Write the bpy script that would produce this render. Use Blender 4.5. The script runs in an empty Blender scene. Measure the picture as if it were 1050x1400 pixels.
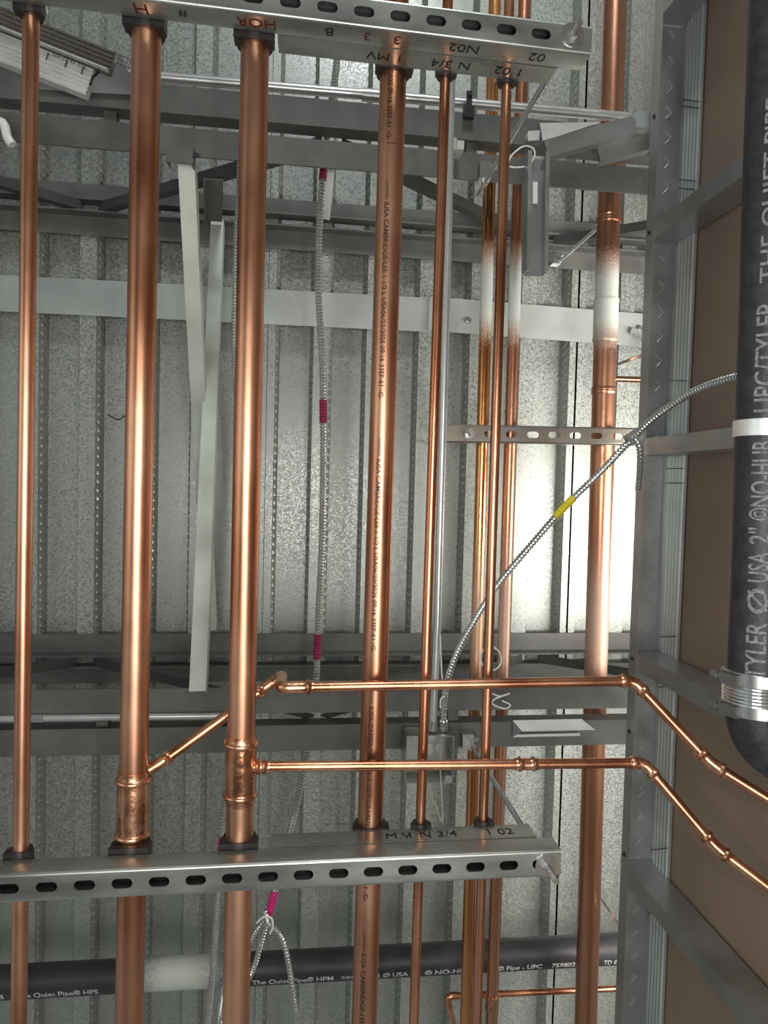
import bpy, bmesh, math, random
from mathutils import Vector, Matrix
random.seed(7)
S = bpy.context.scene
C = S.collection

# ------------------------------------------------------------------ camera
FPX, W, H = 960.0, 1050.0, 1400.0
CAMZ = 1.6
ez = Vector(((420-W/2)/FPX, (660-H/2)/FPX, 1)).normalized()     # world up in image axes (right, down, forward)
ex = Vector((1, 0.026, 0)); ex = (ex - ez*ex.dot(ez)).normalized()
ey = ez.cross(ex)
cd = bpy.data.cameras.new('camera'); cam = bpy.data.objects.new('camera', cd); C.objects.link(cam)
cd.sensor_fit = 'VERTICAL'; cd.sensor_height = 36.0; cd.sensor_width = 36.0
cd.lens = FPX/H*36.0; cd.clip_start = 0.02
cr = Vector((ex.x, ey.x, ez.x)); cu = -Vector((ex.y, ey.y, ez.y)); cb = -Vector((ex.z, ey.z, ez.z))
M4 = Matrix.Identity(4)
for i in range(3):
    M4[i][0], M4[i][1], M4[i][2] = cr[i], cu[i], cb[i]
M4[0][3], M4[1][3], M4[2][3] = 0, 0, CAMZ
cam.matrix_world = M4
S.camera = cam

def U(px, py, h):
    """world point seen at a photo pixel, at height h above the camera"""
    c = Vector(((px-W/2)/FPX, (py-H/2)/FPX, 1))
    w = Vector((ex.dot(c), ey.dot(c), ez.dot(c)))
    w *= h/w.z
    return Vector((w.x, w.y, w.z+CAMZ))

# ------------------------------------------------------------------ world and lamps
wd = bpy.data.worlds.new('site_daylight'); S.world = wd; wd.use_nodes = True
wd.node_tree.nodes['Background'].inputs[0].default_value = (0.80, 0.87, 0.84, 1)
wd.node_tree.nodes['Background'].inputs[1].default_value = 0.27

def area(name, loc, target, sx, sy, power, col=(1, 1, 1)):
    l = bpy.data.lights.new(name, 'AREA'); l.shape = 'RECTANGLE'; l.size = sx; l.size_y = sy
    l.energy = power; l.color = col
    o = bpy.data.objects.new(name, l); C.objects.link(o); o.location = loc
    o.rotation_euler = (Vector(target)-Vector(loc)).to_track_quat('-Z', 'Y').to_euler()
    return o
area('work_light_next_room', (2.1, 0.3, 2.0), (0.6, 0.35, 3.6), 0.5, 2.8, 105, (1, 0.95, 0.88))
area('work_light_tower', (0.25, -2.6, 1.9), (0.5, -0.6, 3.3), 0.5, 0.4, 20, (0.95, 0.97, 1.0))
area('left_fill', (-3.2, -0.2, 0.9), (0.1, 0.2, 3.4), 1.6, 2.4, 12, (0.93, 1.0, 0.96))  # added fill with no real window behind it, streaks the pipes' left sides
area('floor_fill', (0.50, 0.55, 0.25), (0.40, 0.5, 3.4), 0.8, 2.8, 56, (1.0, 0.98, 0.95))  # added unseen fill from below, brightens the deck and the pipe undersides
hl = bpy.data.lights.new('head_lamp', 'SPOT'); hl.energy = 10; hl.color = (0.96, 1.0, 0.95); hl.spot_size = math.radians(130); hl.spot_blend = 0.8
hl.shadow_soft_size = 0.02
ho = bpy.data.objects.new('head_lamp', hl); C.objects.link(ho); ho.location = (0.15, -0.06, 1.50)
ho.rotation_euler = (Vector((-0.05, -0.15, 3.6))-Vector(ho.location)).to_track_quat('-Z', 'Y').to_euler()
S.view_settings.view_transform = 'Standard'; S.view_settings.look = 'None'
S.view_settings.gamma = 1.0; S.view_settings.use_curve_mapping = False
S.view_settings.exposure = 0.0

# ------------------------------------------------------------------ materials
MATS = {}
def mat(name, col, rough=0.5, metal=0.0, var=0.0, scale=20.0, bump=0.0, bscale=80.0, rvar=0.0, col2=None,
        stretch=None, voro=False):
    m = bpy.data.materials.new(name); m.use_nodes = True
    nt = m.node_tree; N = nt.nodes; L = nt.links; b = N['Principled BSDF']
    b.inputs['Roughness'].default_value = rough; b.inputs['Metallic'].default_value = metal
    tc = N.new('ShaderNodeTexCoord'); vec = tc.outputs['Object']
    if stretch:
        mp = N.new('ShaderNodeMapping'); mp.inputs['Scale'].default_value = stretch
        L.new(vec, mp.inputs[0]); vec = mp.outputs[0]
    if voro:
        n = N.new('ShaderNodeTexVoronoi'); n.inputs['Scale'].default_value = scale; L.new(vec, n.inputs['Vector'])
        sp = N.new('ShaderNodeSeparateColor'); L.new(n.outputs['Color'], sp.inputs[0]); fac = sp.outputs[0]
    else:
        n = N.new('ShaderNodeTexNoise'); n.inputs['Scale'].default_value = scale
        n.inputs['Detail'].default_value = 4; L.new(vec, n.inputs['Vector']); fac = n.outputs['Fac']
    cr_ = N.new('ShaderNodeValToRGB'); e = cr_.color_ramp.elements
    lo = 0.0 if voro else 0.32; hi = 1.0 if voro else 0.68
    e[0].position = lo; e[1].position = hi
    c2 = col2 if col2 else tuple(min(1, c*(1+var)) for c in col)
    c1 = col if col2 else tuple(c*(1-var) for c in col)
    e[0].color = (*c1, 1); e[1].color = (*c2, 1)
    L.new(fac, cr_.inputs[0]); L.new(cr_.outputs[0], b.inputs['Base Color'])
    if rvar:
        mr = N.new('ShaderNodeMapRange'); mr.inputs[1].default_value = lo; mr.inputs[2].default_value = hi
        mr.inputs[3].default_value = max(0.03, rough-rvar); mr.inputs[4].default_value = rough+rvar
        L.new(fac, mr.inputs[0]); L.new(mr.outputs[0], b.inputs['Roughness'])
    if bump:
        n2 = N.new('ShaderNodeTexNoise'); n2.inputs['Scale'].default_value = bscale; n2.inputs['Detail'].default_value = 3
        L.new(vec, n2.inputs['Vector'])
        bp = N.new('ShaderNodeBump'); bp.inputs['Strength'].default_value = bump; bp.inputs['Distance'].default_value = 0.002
        L.new(n2.outputs['Fac'], bp.inputs['Height']); L.new(bp.outputs[0], b.inputs['Normal'])
    MATS[name] = m
    return m

def pipe_mat(name, c1, c2, rough, bands, metal=1.0, paint=(0.62, 0.66, 0.60)):
    """metal pipe with old paint overspray in bands along world Y (or X): bands = list of (axis, centre, half, soft, amount, colour)"""
    m = mat(name, c1, rough, metal, 0, 9.0, 0.15, 160, 0.07, c2, (1, 0.35, 1))
    nt = m.node_tree; N = nt.nodes; L = nt.links; b = N['Principled BSDF']
    src = b.inputs['Base Color'].links[0].from_socket
    geo = N.new('ShaderNodeNewGeometry'); sx = N.new('ShaderNodeSeparateXYZ'); L.new(geo.outputs['Position'], sx.inputs[0])
    nz = N.new('ShaderNodeTexNoise'); nz.inputs['Scale'].default_value = 260; L.new(geo.outputs['Position'], nz.inputs['Vector'])
    met = None
    for (ax, c, half, soft, amt, colr) in bands:
        d = N.new('ShaderNodeMath'); d.operation = 'SUBTRACT'; L.new(sx.outputs[ax], d.inputs[0]); d.inputs[1].default_value = c
        a = N.new('ShaderNodeMath'); a.operation = 'ABSOLUTE'; L.new(d.outputs[0], a.inputs[0])
        nn = N.new('ShaderNodeMath'); nn.operation = 'MULTIPLY_ADD'; L.new(nz.outputs['Fac'], nn.inputs[0])
        nn.inputs[1].default_value = soft*1.2; L.new(a.outputs[0], nn.inputs[2])
        mr = N.new('ShaderNodeMapRange'); L.new(nn.outputs[0], mr.inputs[0])
        mr.inputs[1].default_value = half+soft*1.3; mr.inputs[2].default_value = half
        mr.inputs[3].default_value = 0; mr.inputs[4].default_value = amt
        mx = N.new('ShaderNodeMix'); mx.data_type = 'RGBA'; L.new(mr.outputs[0], mx.inputs['Factor'])
        L.new(src, mx.inputs['A']); mx.inputs['B'].default_value = (*colr, 1); src = mx.outputs['Result']
        om = N.new('ShaderNodeMath'); om.operation = 'SUBTRACT'; om.inputs[0].default_value = 1; L.new(mr.outputs[0], om.inputs[1])
        if met is None: met = om.outputs[0]
        else:
            mm = N.new('ShaderNodeMath'); mm.operation = 'MULTIPLY'; L.new(met, mm.inputs[0]); L.new(om.outputs[0], mm.inputs[1]); met = mm.outputs[0]
    L.new(src, b.inputs['Base Color'])
    if met is not None and metal > 0.5:
        L.new(met, b.inputs['Metallic'])
        mr2 = N.new('ShaderNodeMapRange'); L.new(met, mr2.inputs[0]); mr2.inputs[3].default_value = 0.6; mr2.inputs[4].default_value = rough
        L.new(mr2.outputs[0], b.inputs['Roughness'])
    return m

mat('copper', (0.52, 0.21, 0.110), 0.34, 1.0, 0, 7, 0.12, 50, 0.07, (0.92, 0.52, 0.345), (1, 0.45, 1))
mat('copper_thin', (0.50, 0.20, 0.105), 0.30, 1.0, 0, 14, 0.1, 90, 0.06, (0.84, 0.43, 0.26), (1, 0.3, 1))
mat('copper_fitting', (0.62, 0.27, 0.145), 0.27, 1.0, 0, 40, 0.35, 90, 0.08, (0.90, 0.50, 0.32))
mat('galv_deck', (0.29, 0.306, 0.285), 0.42, 0.55, 0, 280, 0.04, 60, 0.16, (0.42, 0.44, 0.408), None, True)
mat('galv_strut', (0.32, 0.34, 0.32), 0.32, 0.85, 0, 14, 0.08, 60, 0.08, (0.50, 0.52, 0.49), (0.4, 1.5, 1.5))
mat('galv_track', (0.50, 0.53, 0.51), 0.38, 0.55, 0.10, 6, 0.03, 40, 0.05)
mat('galv_stud', (0.42, 0.435, 0.43), 0.36, 0.75, 0.12, 10, 0.05, 40, 0.06)
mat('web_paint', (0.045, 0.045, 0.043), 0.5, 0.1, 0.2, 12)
mat('print_bright', (0.60, 0.61, 0.61), 0.7, 0, 0.4, 300)
mat('galv_dark', (0.20, 0.20, 0.20), 0.45, 0.7, 0.15, 10, 0.05, 40, 0.06)
mat('zinc', (0.68, 0.69, 0.68), 0.25, 0.95, 0.08, 30)
mat('yellow_zinc', (0.40, 0.35, 0.27), 0.28, 0.9, 0, 12, 0, 1, 0, (0.42, 0.40, 0.40))
mat('emt', (0.68, 0.70, 0.69), 0.30, 0.7, 0.06, 20)
mat('joist_paint', (0.118, 0.120, 0.112), 0.55, 0.1, 0.18, 12, 0.08, 120, 0.06)
mat('white_primer', (0.60, 0.64, 0.57), 0.45, 0.2, 0.12, 9, 0.06, 120, 0.05)
mat('black_rubber', (0.018, 0.015, 0.015), 0.5, 0, 0.2)
mat('black_iron', (0.030, 0.030, 0.034), 0.5, 0.0, 0.35, 60, 0.25, 220, 0.06)
mat('gypsum_brown', (0.30, 0.218, 0.165), 0.85, 0, 0.08, 5, 0.05, 200)
mat('gypsum_edge', (0.55, 0.53, 0.50), 0.9, 0, 0.05)
mat('armour', (0.62, 0.63, 0.61), 0.30, 0.95, 0.10, 40)
mat('tape_pink', (0.62, 0.015, 0.20), 0.5, 0, 0.1)
mat('tape_red', (0.24, 0.008, 0.06), 0.5, 0, 0.1)
mat('tape_yellow', (0.80, 0.66, 0.02), 0.5, 0, 0.1)
mat('white_plastic', (0.80, 0.80, 0.78), 0.35, 0, 0.04)
mat('marker_black', (0.015, 0.012, 0.014), 0.6, 0, 0.1)
mat('marker_red', (0.12, 0.014, 0.014), 0.6, 0, 0.1)
mat('print_dark', (0.045, 0.014, 0.010), 0.6, 0.0, 0.1)
mat('print_white', (0.20, 0.205, 0.21), 0.7, 0, 0.5, 300)
mat('bare_wire', (0.72, 0.70, 0.58), 0.35, 0.6, 0.1)
mat('dark_bolt', (0.06, 0.06, 0.06), 0.4, 0.8, 0.1)
mat('concrete', (0.30, 0.29, 0.28), 0.85, 0, 0.12, 3, 0.1, 50)
mat('bright_sheet', (0.78, 0.79, 0.78), 0.35, 0.4, 0.08, 30, 0.3, 60)
WH = (0.66, 0.70, 0.64); DU = (0.62, 0.47, 0.38)

# ------------------------------------------------------------------ mesh helpers
def link(name, verts, faces, material, parent=None, smooth=False, kind=None):
    me = bpy.data.meshes.new(name); me.from_pydata([tuple(v) for v in verts], [], faces); me.update()
    bm = bmesh.new(); bm.from_mesh(me); bmesh.ops.recalc_face_normals(bm, faces=bm.faces[:]); bm.to_mesh(me); bm.free()
    if smooth:
        me.polygons.foreach_set('use_smooth', [True]*len(me.polygons))
        try: me.set_sharp_from_angle(angle=math.radians(40))
        except Exception: pass
    me.materials.append(MATS[material] if isinstance(material, str) else material)
    o = bpy.data.objects.new(name, me); C.objects.link(o)
    if parent: o.parent = parent
    if kind: o['kind'] = kind
    return o
def tag(o, label, cat, group=None):
    o['label'] = label; o['category'] = cat
    if group: o['group'] = group
    return o
def thing(name, label, cat, group=None):
    o = bpy.data.objects.new(name, None); C.objects.link(o); o.empty_display_size = 0.02
    return tag(o, label, cat, group)

class MB:
    def __init__(s): s.v = []; s.f = []
    def add(s, v, f):
        n = len(s.v); s.v += [Vector(p) for p in v]; s.f += [tuple(i+n for i in q) for q in f]; return s
    def prism(s, prof, A, B, u, v, caps=True):
        n = len(prof)
        vs = [A + u*a + v*b for a, b in prof] + [B + u*a + v*b for a, b in prof]
        fs = [(i, (i+1) % n, n+(i+1) % n, n+i) for i in range(n)]
        if caps: fs += [tuple(range(n))[::-1], tuple(range(n, 2*n))]
        return s.add(vs, fs)
    def box(s, c, a, b, d):
        """centre and three half-vectors"""
        vs = [c+a*i+b*j+d*k for i in (-1, 1) for j in (-1, 1) for k in (-1, 1)]
        return s.add(vs, [(0, 1, 3, 2), (4, 6, 7, 5), (0, 4, 5, 1), (2, 3, 7, 6), (0, 2, 6, 4), (1, 5, 7, 3)])
    def sweep(s, pts, rad, n=16, caps=True, up=None):
        pts = [Vector(p) for p in pts]; m = len(pts)
        if not hasattr(rad, '__len__'): rad = [rad]*m
        T = []
        for i in range(m):
            a = pts[max(0, i-1)]; b = pts[min(m-1, i+1)]
            t = (b-a)
            T.append(t.normalized() if t.length > 1e-9 else (T[-1] if T else Vector((0, 1, 0))))
        nrm = up or Vector((0, 0, 1))
        if abs(nrm.dot(T[0])) > 0.95: nrm = Vector((1, 0, 0))
        nrm = (nrm - T[0]*nrm.dot(T[0])).normalized()
        vs = []; fs = []
        for i in range(m):
            nrm = (nrm - T[i]*nrm.dot(T[i])).normalized(); bi = T[i].cross(nrm)
            for k in range(n):
                a = 2*math.pi*k/n
                vs.append(pts[i] + (nrm*math.cos(a) + bi*math.sin(a))*rad[i])
        for i in range(m-1):
            for k in range(n):
                k2 = (k+1) % n
                fs.append((i*n+k, i*n+k2, (i+1)*n+k2, (i+1)*n+k))
        if caps: fs += [tuple(range(n))[::-1], tuple(range((m-1)*n, m*n))]
        return s.add(vs, fs)
    def lathe(s, A, d, prof, n=24):
        """prof: list of (distance along d, radius); duplicates allowed for steps"""
        d = d.normalized()
        nrm = Vector((0, 0, 1)) if abs(d.z) < 0.9 else Vector((1, 0, 0))
        nrm = (nrm - d*nrm.dot(d)).normalized(); bi = d.cross(nrm); vs = []; fs = []
        for (t, r) in prof:
            for k in range(n):
                a = 2*math.pi*k/n; vs.append(A + d*t + (nrm*math.cos(a)+bi*math.sin(a))*r)
        m = len(prof)
        for i in range(m-1):
            for k in range(n):
                k2 = (k+1) % n; fs.append((i*n+k, i*n+k2, (i+1)*n+k2, (i+1)*n+k))
        fs += [tuple(range(n))[::-1], tuple(range((m-1)*n, m*n))]
        return s.add(vs, fs)
    def build(s, name, material, parent=None, smooth=False, kind=None):
        return link(name, s.v, s.f, material, parent, smooth, kind)

def Lprof(a, b, t):          # angle: leg a along +u, leg b along +v
    return [(0, 0), (a, 0), (a, t), (t, t), (t, b), (0, b)]
def Uprof(w, hgt, t):        # channel: web from -w/2..w/2 at v=0, legs up to v=hgt
    h = w/2
    return [(-h, 0), (h, 0), (h, hgt), (h-t, hgt), (h-t, t), (-h+t, t), (-h+t, hgt), (-h, hgt)]
def spline(pts, step=0.02):
    """Catmull-Rom through the points, resampled"""
    P = [Vector(p) for p in pts]; P = [P[0]*2-P[1]] + P + [P[-1]*2-P[-2]]; out = []
    for i in range(1, len(P)-2):
        p0, p1, p2, p3 = P[i-1:i+3]; n = max(2, int((p2-p1).length/step))
        for k in range(n):
            t = k/n
            out.append(0.5*((2*p1)+(p2-p0)*t+(2*p0-5*p1+4*p2-p3)*t*t+(3*p1-p0-3*p2+p3)*t**3))
    out.append(P[-2]); return out
def resample(pts, ds):
    out = [pts[0].copy()]; acc = 0
    for i in range(len(pts)-1):
        a, b = pts[i], pts[i+1]; l = (b-a).length
        if l < 1e-9: continue
        pos = ds-acc
        while pos <= l:
            out.append(a.lerp(b, pos/l)); pos += ds
        acc = l-(pos-ds)
    return out
def fillet(pts, r, n=7):
    """round the corners of a polyline"""
    pts = [Vector(p) for p in pts]; out = [pts[0]]
    for i in range(1, len(pts)-1):
        a = (pts[i-1]-pts[i]); b = (pts[i+1]-pts[i]); rr = min(r, a.length*0.49, b.length*0.49)
        p = pts[i]+a.normalized()*rr; q = pts[i]+b.normalized()*rr
        for k in range(n+1):
            t = k/n; out.append(p*(1-t)**2 + pts[i]*2*t*(1-t) + q*t*t)
    out.append(pts[-1]); return out
Z = Vector((0, 0, 1))

def text_mesh(s, size, bold=0.0):
    cu_ = bpy.data.curves.new('t', 'FONT'); cu_.body = s; cu_.size = size; cu_.resolution_u = 3; cu_.offset = bold
    o = bpy.data.objects.new('t', cu_); C.objects.link(o)
    me = bpy.data.meshes.new_from_object(o)
    bpy.data.objects.remove(o); bpy.data.curves.remove(cu_)
    bm = bmesh.new(); bm.from_mesh(me); bpy.data.meshes.remove(me)
    bmesh.ops.triangulate(bm, faces=bm.faces[:])
    return bm
def text_flat(s, size, org, xd, yd, material, parent, name='marker_writing', centre=True):
    bm = text_mesh(s, size)
    xs = [v.co.x for v in bm.verts]; w = (max(xs)+min(xs))/2 if centre else 0
    for v in bm.verts:
        p = org + xd*(v.co.x-w) + yd*v.co.y; v.co = p
    me = bpy.data.meshes.new(name); bm.to_mesh(me); bm.free(); me.materials.append(MATS[material])
    o = bpy.data.objects.new(name, me); C.objects.link(o); o.parent = parent; return o
def text_pipe(s, size, org, axis, rad, a0, material, parent, sx=1.0, flip=1, length=None, name='printed_text'):
    """wrap text on a pipe: org on the axis where the text starts, axis = reading direction, a0 = angle from straight down"""
    bm = text_mesh(s, size, size*0.012)
    for _ in range(3):
        es = [e for e in bm.edges if abs(e.verts[0].co.y-e.verts[1].co.y) > rad*0.22]
        if not es: break
        bmesh.ops.subdivide_edges(bm, edges=es, cuts=1); bmesh.ops.triangulate(bm, faces=bm.faces[:])
    axis = axis.normalized(); e1 = (-Z + axis*axis.z).normalized(); e2 = e1.cross(axis)
    mx = max(v.co.x for v in bm.verts)
    if length: sx = length/mx
    for v in bm.verts:
        a = a0 + flip*(v.co.y-size*0.36)/rad
        v.co = org + axis*v.co.x*sx + (e1*math.cos(a)+e2*math.sin(a))*(rad+0.0004)
    me = bpy.data.meshes.new(name); bm.to_mesh(me); bm.free(); me.materials.append(MATS[material])
    o = bpy.data.objects.new(name, me); C.objects.link(o); o.parent = parent; return o

# ------------------------------------------------------------------ floor
fl = MB().box(Vector((0, 0, -0.05)), Vector((3.2, 0, 0)), Vector((0, 3.2, 0)), Vector((0, 0, 0.05))).build('floor', 'concrete')
fl['kind'] = 'structure'; fl['label'] = 'bare grey concrete floor slab below the pipes'

# ------------------------------------------------------------------ ceiling: fluted steel deck
HB, HT = 2.045, 2.096              # bottom flats and top flats above camera
PITCH = 0.1524
xr = U(432, 800, HB).x; x0dir = U(432, 800, HB)
# rib direction taken from the deck seam
Y0, Y1 = -2.6, 2.6
slab = MB().box(Vector((0, 0, CAMZ+HT+0.06)), Vector((3.0, 0, 0)), Vector((0, 2.7, 0)), Vector((0, 0, 0.05))).build('ceiling', 'concrete')
slab['kind'] = 'structure'; slab['label'] = 'fluted galvanised steel deck carrying the slab above'
def rib_x(k, s=0): return xr + k*PITCH - (0.036 if s < 0 else 0)
gap = lambda k: 0.003 if k == 5 else 0.0007
BF, WB = 0.0445, 0.010             # bottom flat width, web run
for s in range(-3, 2):
    k0 = -1 + 6*s
    prof = []
    for k in range(k0, k0+7):
        c = rib_x(k, s)
        if k > k0: prof += [(c-BF/2-WB, HT), (c-BF/2, HB)]
        else: prof += [(c+gap(k), HB), (c+gap(k), HB)]
        if k == k0+6: e_ = c-gap(k)+(0.036 if s == -1 else 0); prof += [(e_, HB), (e_, HB+0.022)]
        else: prof += [(c+BF/2, HB), (c+BF/2+WB, HT)]
    prof[0] = (rib_x(k0, s)+gap(k0), HB+0.022)
    pl = [Vector((x, 0, CAMZ+z)) for x, z in prof]
    if rib_x(k0) > 2.6 or rib_x(k0+6) < -2.6: continue
    mb = MB(); n = len(pl); t = 0.0012
    vs = [p+Vector((0, Y0, 0)) for p in pl] + [p+Vector((0, Y1, 0)) for p in pl] + \
         [p+Vector((0, Y0, t)) for p in pl] + [p+Vector((0, Y1, t)) for p in pl]
    fs = []
    for i in range(n-1):
        fs += [(i, i+1, n+i+1, n+i), (2*n+i, 3*n+i, 3*n+i+1, 2*n+i+1)]
    mb.add(vs, fs); sh = mb.build('deck_sheet', 'galv_deck', slab)
    # raised lugs pressed into the sloping webs
    eb = MB()
    for k in range(k0, k0+7):
        c = rib_x(k, s)
        for sgn in (-1, 1):
            if (k == k0 and sgn < 0) or (k == k0+6 and sgn > 0): continue
            a = Vector((c+sgn*BF/2, 0, CAMZ+HB)); b = Vector((c+sgn*(BF/2+WB), 0, CAMZ+HT))
            up = (b-a); nrm = Vector((sgn*up.z, 0, -abs(up.x))).normalized()
            y = -1.5
            while y < 1.75:
                p = a+up*0.24+Vector((0, y, 0)); q = a+up*0.78+Vector((0, y+0.016, 0))
                wv = Vector((0, 0.0055, 0)); ins = (q-p)*0.16
                vs = [p-wv, p+wv, q+wv, q-wv, p-wv*0.3+nrm*0.0035+ins, p+wv*0.3+nrm*0.0035+ins, q+wv*0.3+nrm*0.0035-ins, q-wv*0.3+nrm*0.0035-ins]
                eb.add(vs, [(0, 1, 5, 4), (1, 2, 6, 5), (2, 3, 7, 6), (3, 0, 4, 7), (4, 5, 6, 7)])
                y += 0.024
    eb.build('web_embossments', 'galv_deck', sh, kind='stuff')

# ------------------------------------------------------------------ right wall: shaft-wall studs, track, gypsum liner
HW = 1.40
wa, wb = U(896, 0, HW), U(840, 1400, HW)
wt = (wb-wa); wt.z = 0; wt.normalize(); wn = Vector((wt.y, -wt.x, 0))       # along the wall, away from the camera side
if wn.x < 0: wn = -wn
def WP(t, n, h): return Vector((wa.x, wa.y, CAMZ)) + wt*t + wn*n + Z*h
t_of = lambda px, py, h=HW: (U(px, py, h)-wa).dot(wt)
TS, TE = -0.9, (wb-wa).length+0.9
DEP = 0.066
wall = MB().box(WP((TS+TE)/2, DEP+0.045, HW/2-CAMZ/2), wt*((TE-TS)/2), wn*0.012, Z*((HW+CAMZ)/2)).build('wall_right', 'gypsum_edge')
wall['kind'] = 'structure'; wall['label'] = 'unfinished shaft wall of steel studs over brown gypsum liner panels'
# track on top: short near leg, web, long ribbed far leg
trk = MB()
trk.prism([(0, 0), (0, -0.034), (0.0012, -0.034), (0.0012, -0.0012), (DEP, -0.0012), (DEP, 0)], WP(TS, 0, HW), WP(TE, 0, HW), wn, Z)
trk.build('top_track', 'galv_stud', wall)
fp = [(0, 0)]
for i in range(5):
    z = -0.012-i*0.0125; fp += [(0, z), (-0.0035, z-0.003), (-0.0035, z-0.007), (0, z-0.0095)]
fp += [(0, -0.078), (0.001, -0.078), (0.001, 0)]
MB().prism(fp, WP(TS, DEP-0.001, HW-0.0012), WP(TE, DEP-0.001, HW-0.0012), wn, Z).build('track_leg', 'galv_track', wall)
# chevrons pressed in the track web
t = 0.02; emb = None
while t < TE-0.95:
    if emb is None:
        mb = MB(); o0 = Vector((0, 0, 0))
        for sg in (-1, 1):
            p = wn*0.010+wt*0.0; q = -wn*0.002+wt*0.013*sg
            wv = wt*0.0022
            mb.add([p-wv, p+wv, q+wv, q-wv, p-wv*.3-Z*.0022, p+wv*.3-Z*.0022, q+wv*.3-Z*.0022, q-wv*.3-Z*.0022],
                   [(0, 1, 5, 4), (1, 2, 6, 5), (2, 3, 7, 6), (3, 0, 4, 7), (4, 5, 6, 7)])
        emb = mb.build('embossment', 'galv_track', wall); o = emb
    else:
        o = emb.copy(); C.objects.link(o); o.parent = wall
    o.location = WP(t, 0.034, HW-0.0013)
    t += 0.0505
# studs
stud_px = [(897, 22), (884, 322), (872, 612), (862, 900), (853, 1186)]
ts = [t_of(*p) for p in stud_px]
ts = [ts[0]-0.42] + ts + [ts[-1]+0.42]
tz = t_of(868, 660)
for i, t in enumerate(ts):
    sgn = 1 if t < tz else -1
    fl_, dp, th = 0.034, DEP-0.004, 0.0014
    # channel: near flange, web, far flange ; web on the side facing the middle of the picture
    prof = [(-fl_/2*sgn, 0.0), (fl_/2*sgn, 0.0), (fl_/2*sgn, dp), (-fl_/2*sgn, dp), (-fl_/2*sgn, dp-th), (fl_/2*sgn-th*sgn, dp-th),
            (fl_/2*sgn-th*sgn, th), (-fl_/2*sgn, th)]
    MB().prism(prof, WP(t, 0.0016, -CAMZ+0.001), WP(t, 0.0016, HW-0.003), wt, wn).build('stud', 'galv_stud', wall)
for i in range(len(ts)-1):
    a, b = ts[i]+0.001, ts[i+1]-0.001
    MB().box(WP((a+b)/2, DEP+0.0165, (HW-0.004-CAMZ)/2), wt*((b-a)/2), wn*0.0125, Z*((HW-0.004+CAMZ)/2)).build('gypsum_panel', 'gypsum_brown', wall)
# screws and thin dark lines on the track
for (px, py) in [(866, 1000), (870, 900), (858, 1168), (900, 160), (884, 318)]:
    p = U(px, py, HW-0.016); tt = (p-wa).dot(wt)
    MB().lathe(WP(tt, 0.0, HW-0.016), -wn, [(0, .0045), (.002, .0045), (.0035, .002)], 10).build('screw', 'dark_bolt', wall, True)
for py in (137, 146, 246, 258, 520, 640, 660, 870, 938, 1160, 1246):
    xx = 905-py*0.034
    ta, tb_ = t_of(xx+10, py, HW-0.004), t_of(xx+38, py, HW-0.076)
    pa_, pb_ = WP(ta, DEP-0.0062, HW-0.012), WP(tb_, DEP-0.0062, HW-0.076)
    MB().sweep([pa_, pb_], 0.0009, 6).build('dark_line', 'dark_bolt', wall)

# ------------------------------------------------------------------ steel joists
HJ, HJT = 1.50, 2.042
def joist(label, pa, pb):
    root = thing('steel_joist', label, 'joist')
    A, B = U(*pa, HJ), U(*pb, HJ)
    a = B-A; a.z = 0; a.normalize(); n = Vector((-a.y, a.x, 0))
    if n.y < 0: n = -n
    z0 = A - a*(A.dot(a))                      # foot near X=0
    O = Vector((z0.x, z0.y, CAMZ)) + a*0.0
    off = -O.dot(a); O = O + a*(U(440, 560, 2.0).x*0)
    E0, E1 = O-a*2.3, O+a*2.3
    g, hl, vl, t = 0.0135, 0.056, 0.044, 0.005
    for sg in (-1, 1):
        MB().prism(Lprof(hl, vl, t), E0+n*g*sg+Z*HJ, E1+n*g*sg+Z*HJ, n*sg, Z).build('bottom_chord', 'joist_paint', root)
        MB().prism(Lprof(hl, vl, t), E0+n*g*sg+Z*HJT, E1+n*g*sg+Z*HJT, n*sg, -Z).build('top_chord', 'joist_paint', root)
    xc = U(440, 660, HJ).x; P = 1.27
    k = -2
    nodes = []
    for k in range(-3, 4):
        nodes.append(xc+k*P/2)
    for i in range(len(nodes)-1):
        lo = (i-3) % 2 == 0
        p = O+a*nodes[i]+Z*((HJ+0.018) if lo else (HJT-0.018)); q = O+a*nodes[i+1]+Z*((HJT-0.018) if lo else (HJ+0.018))
        d = (q-p).normalized(); w = d.cross(n)
        if w.z > 0: w = -w
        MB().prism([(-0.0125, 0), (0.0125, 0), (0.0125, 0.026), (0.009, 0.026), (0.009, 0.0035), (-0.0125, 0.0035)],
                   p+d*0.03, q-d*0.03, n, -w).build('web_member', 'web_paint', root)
    # short spacer blocks in the chord gaps
    for sx in (-0.42, 0.33, 0.9):
        MB().box(O+a*sx+Z*(HJ+0.024), a*0.012, n*0.013, Z*0.012).build('spacer', 'joist_paint', root)
    return root, O, a, n
J1, O1, a1, n1 = joist('grey open-web steel joist behind the short open channel and conduit clip', (100, 152), (800, 214))
J2, O2, a2, n2 = joist('grey open-web steel joist behind the square junction box', (100, 988), (800, 977))

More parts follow.
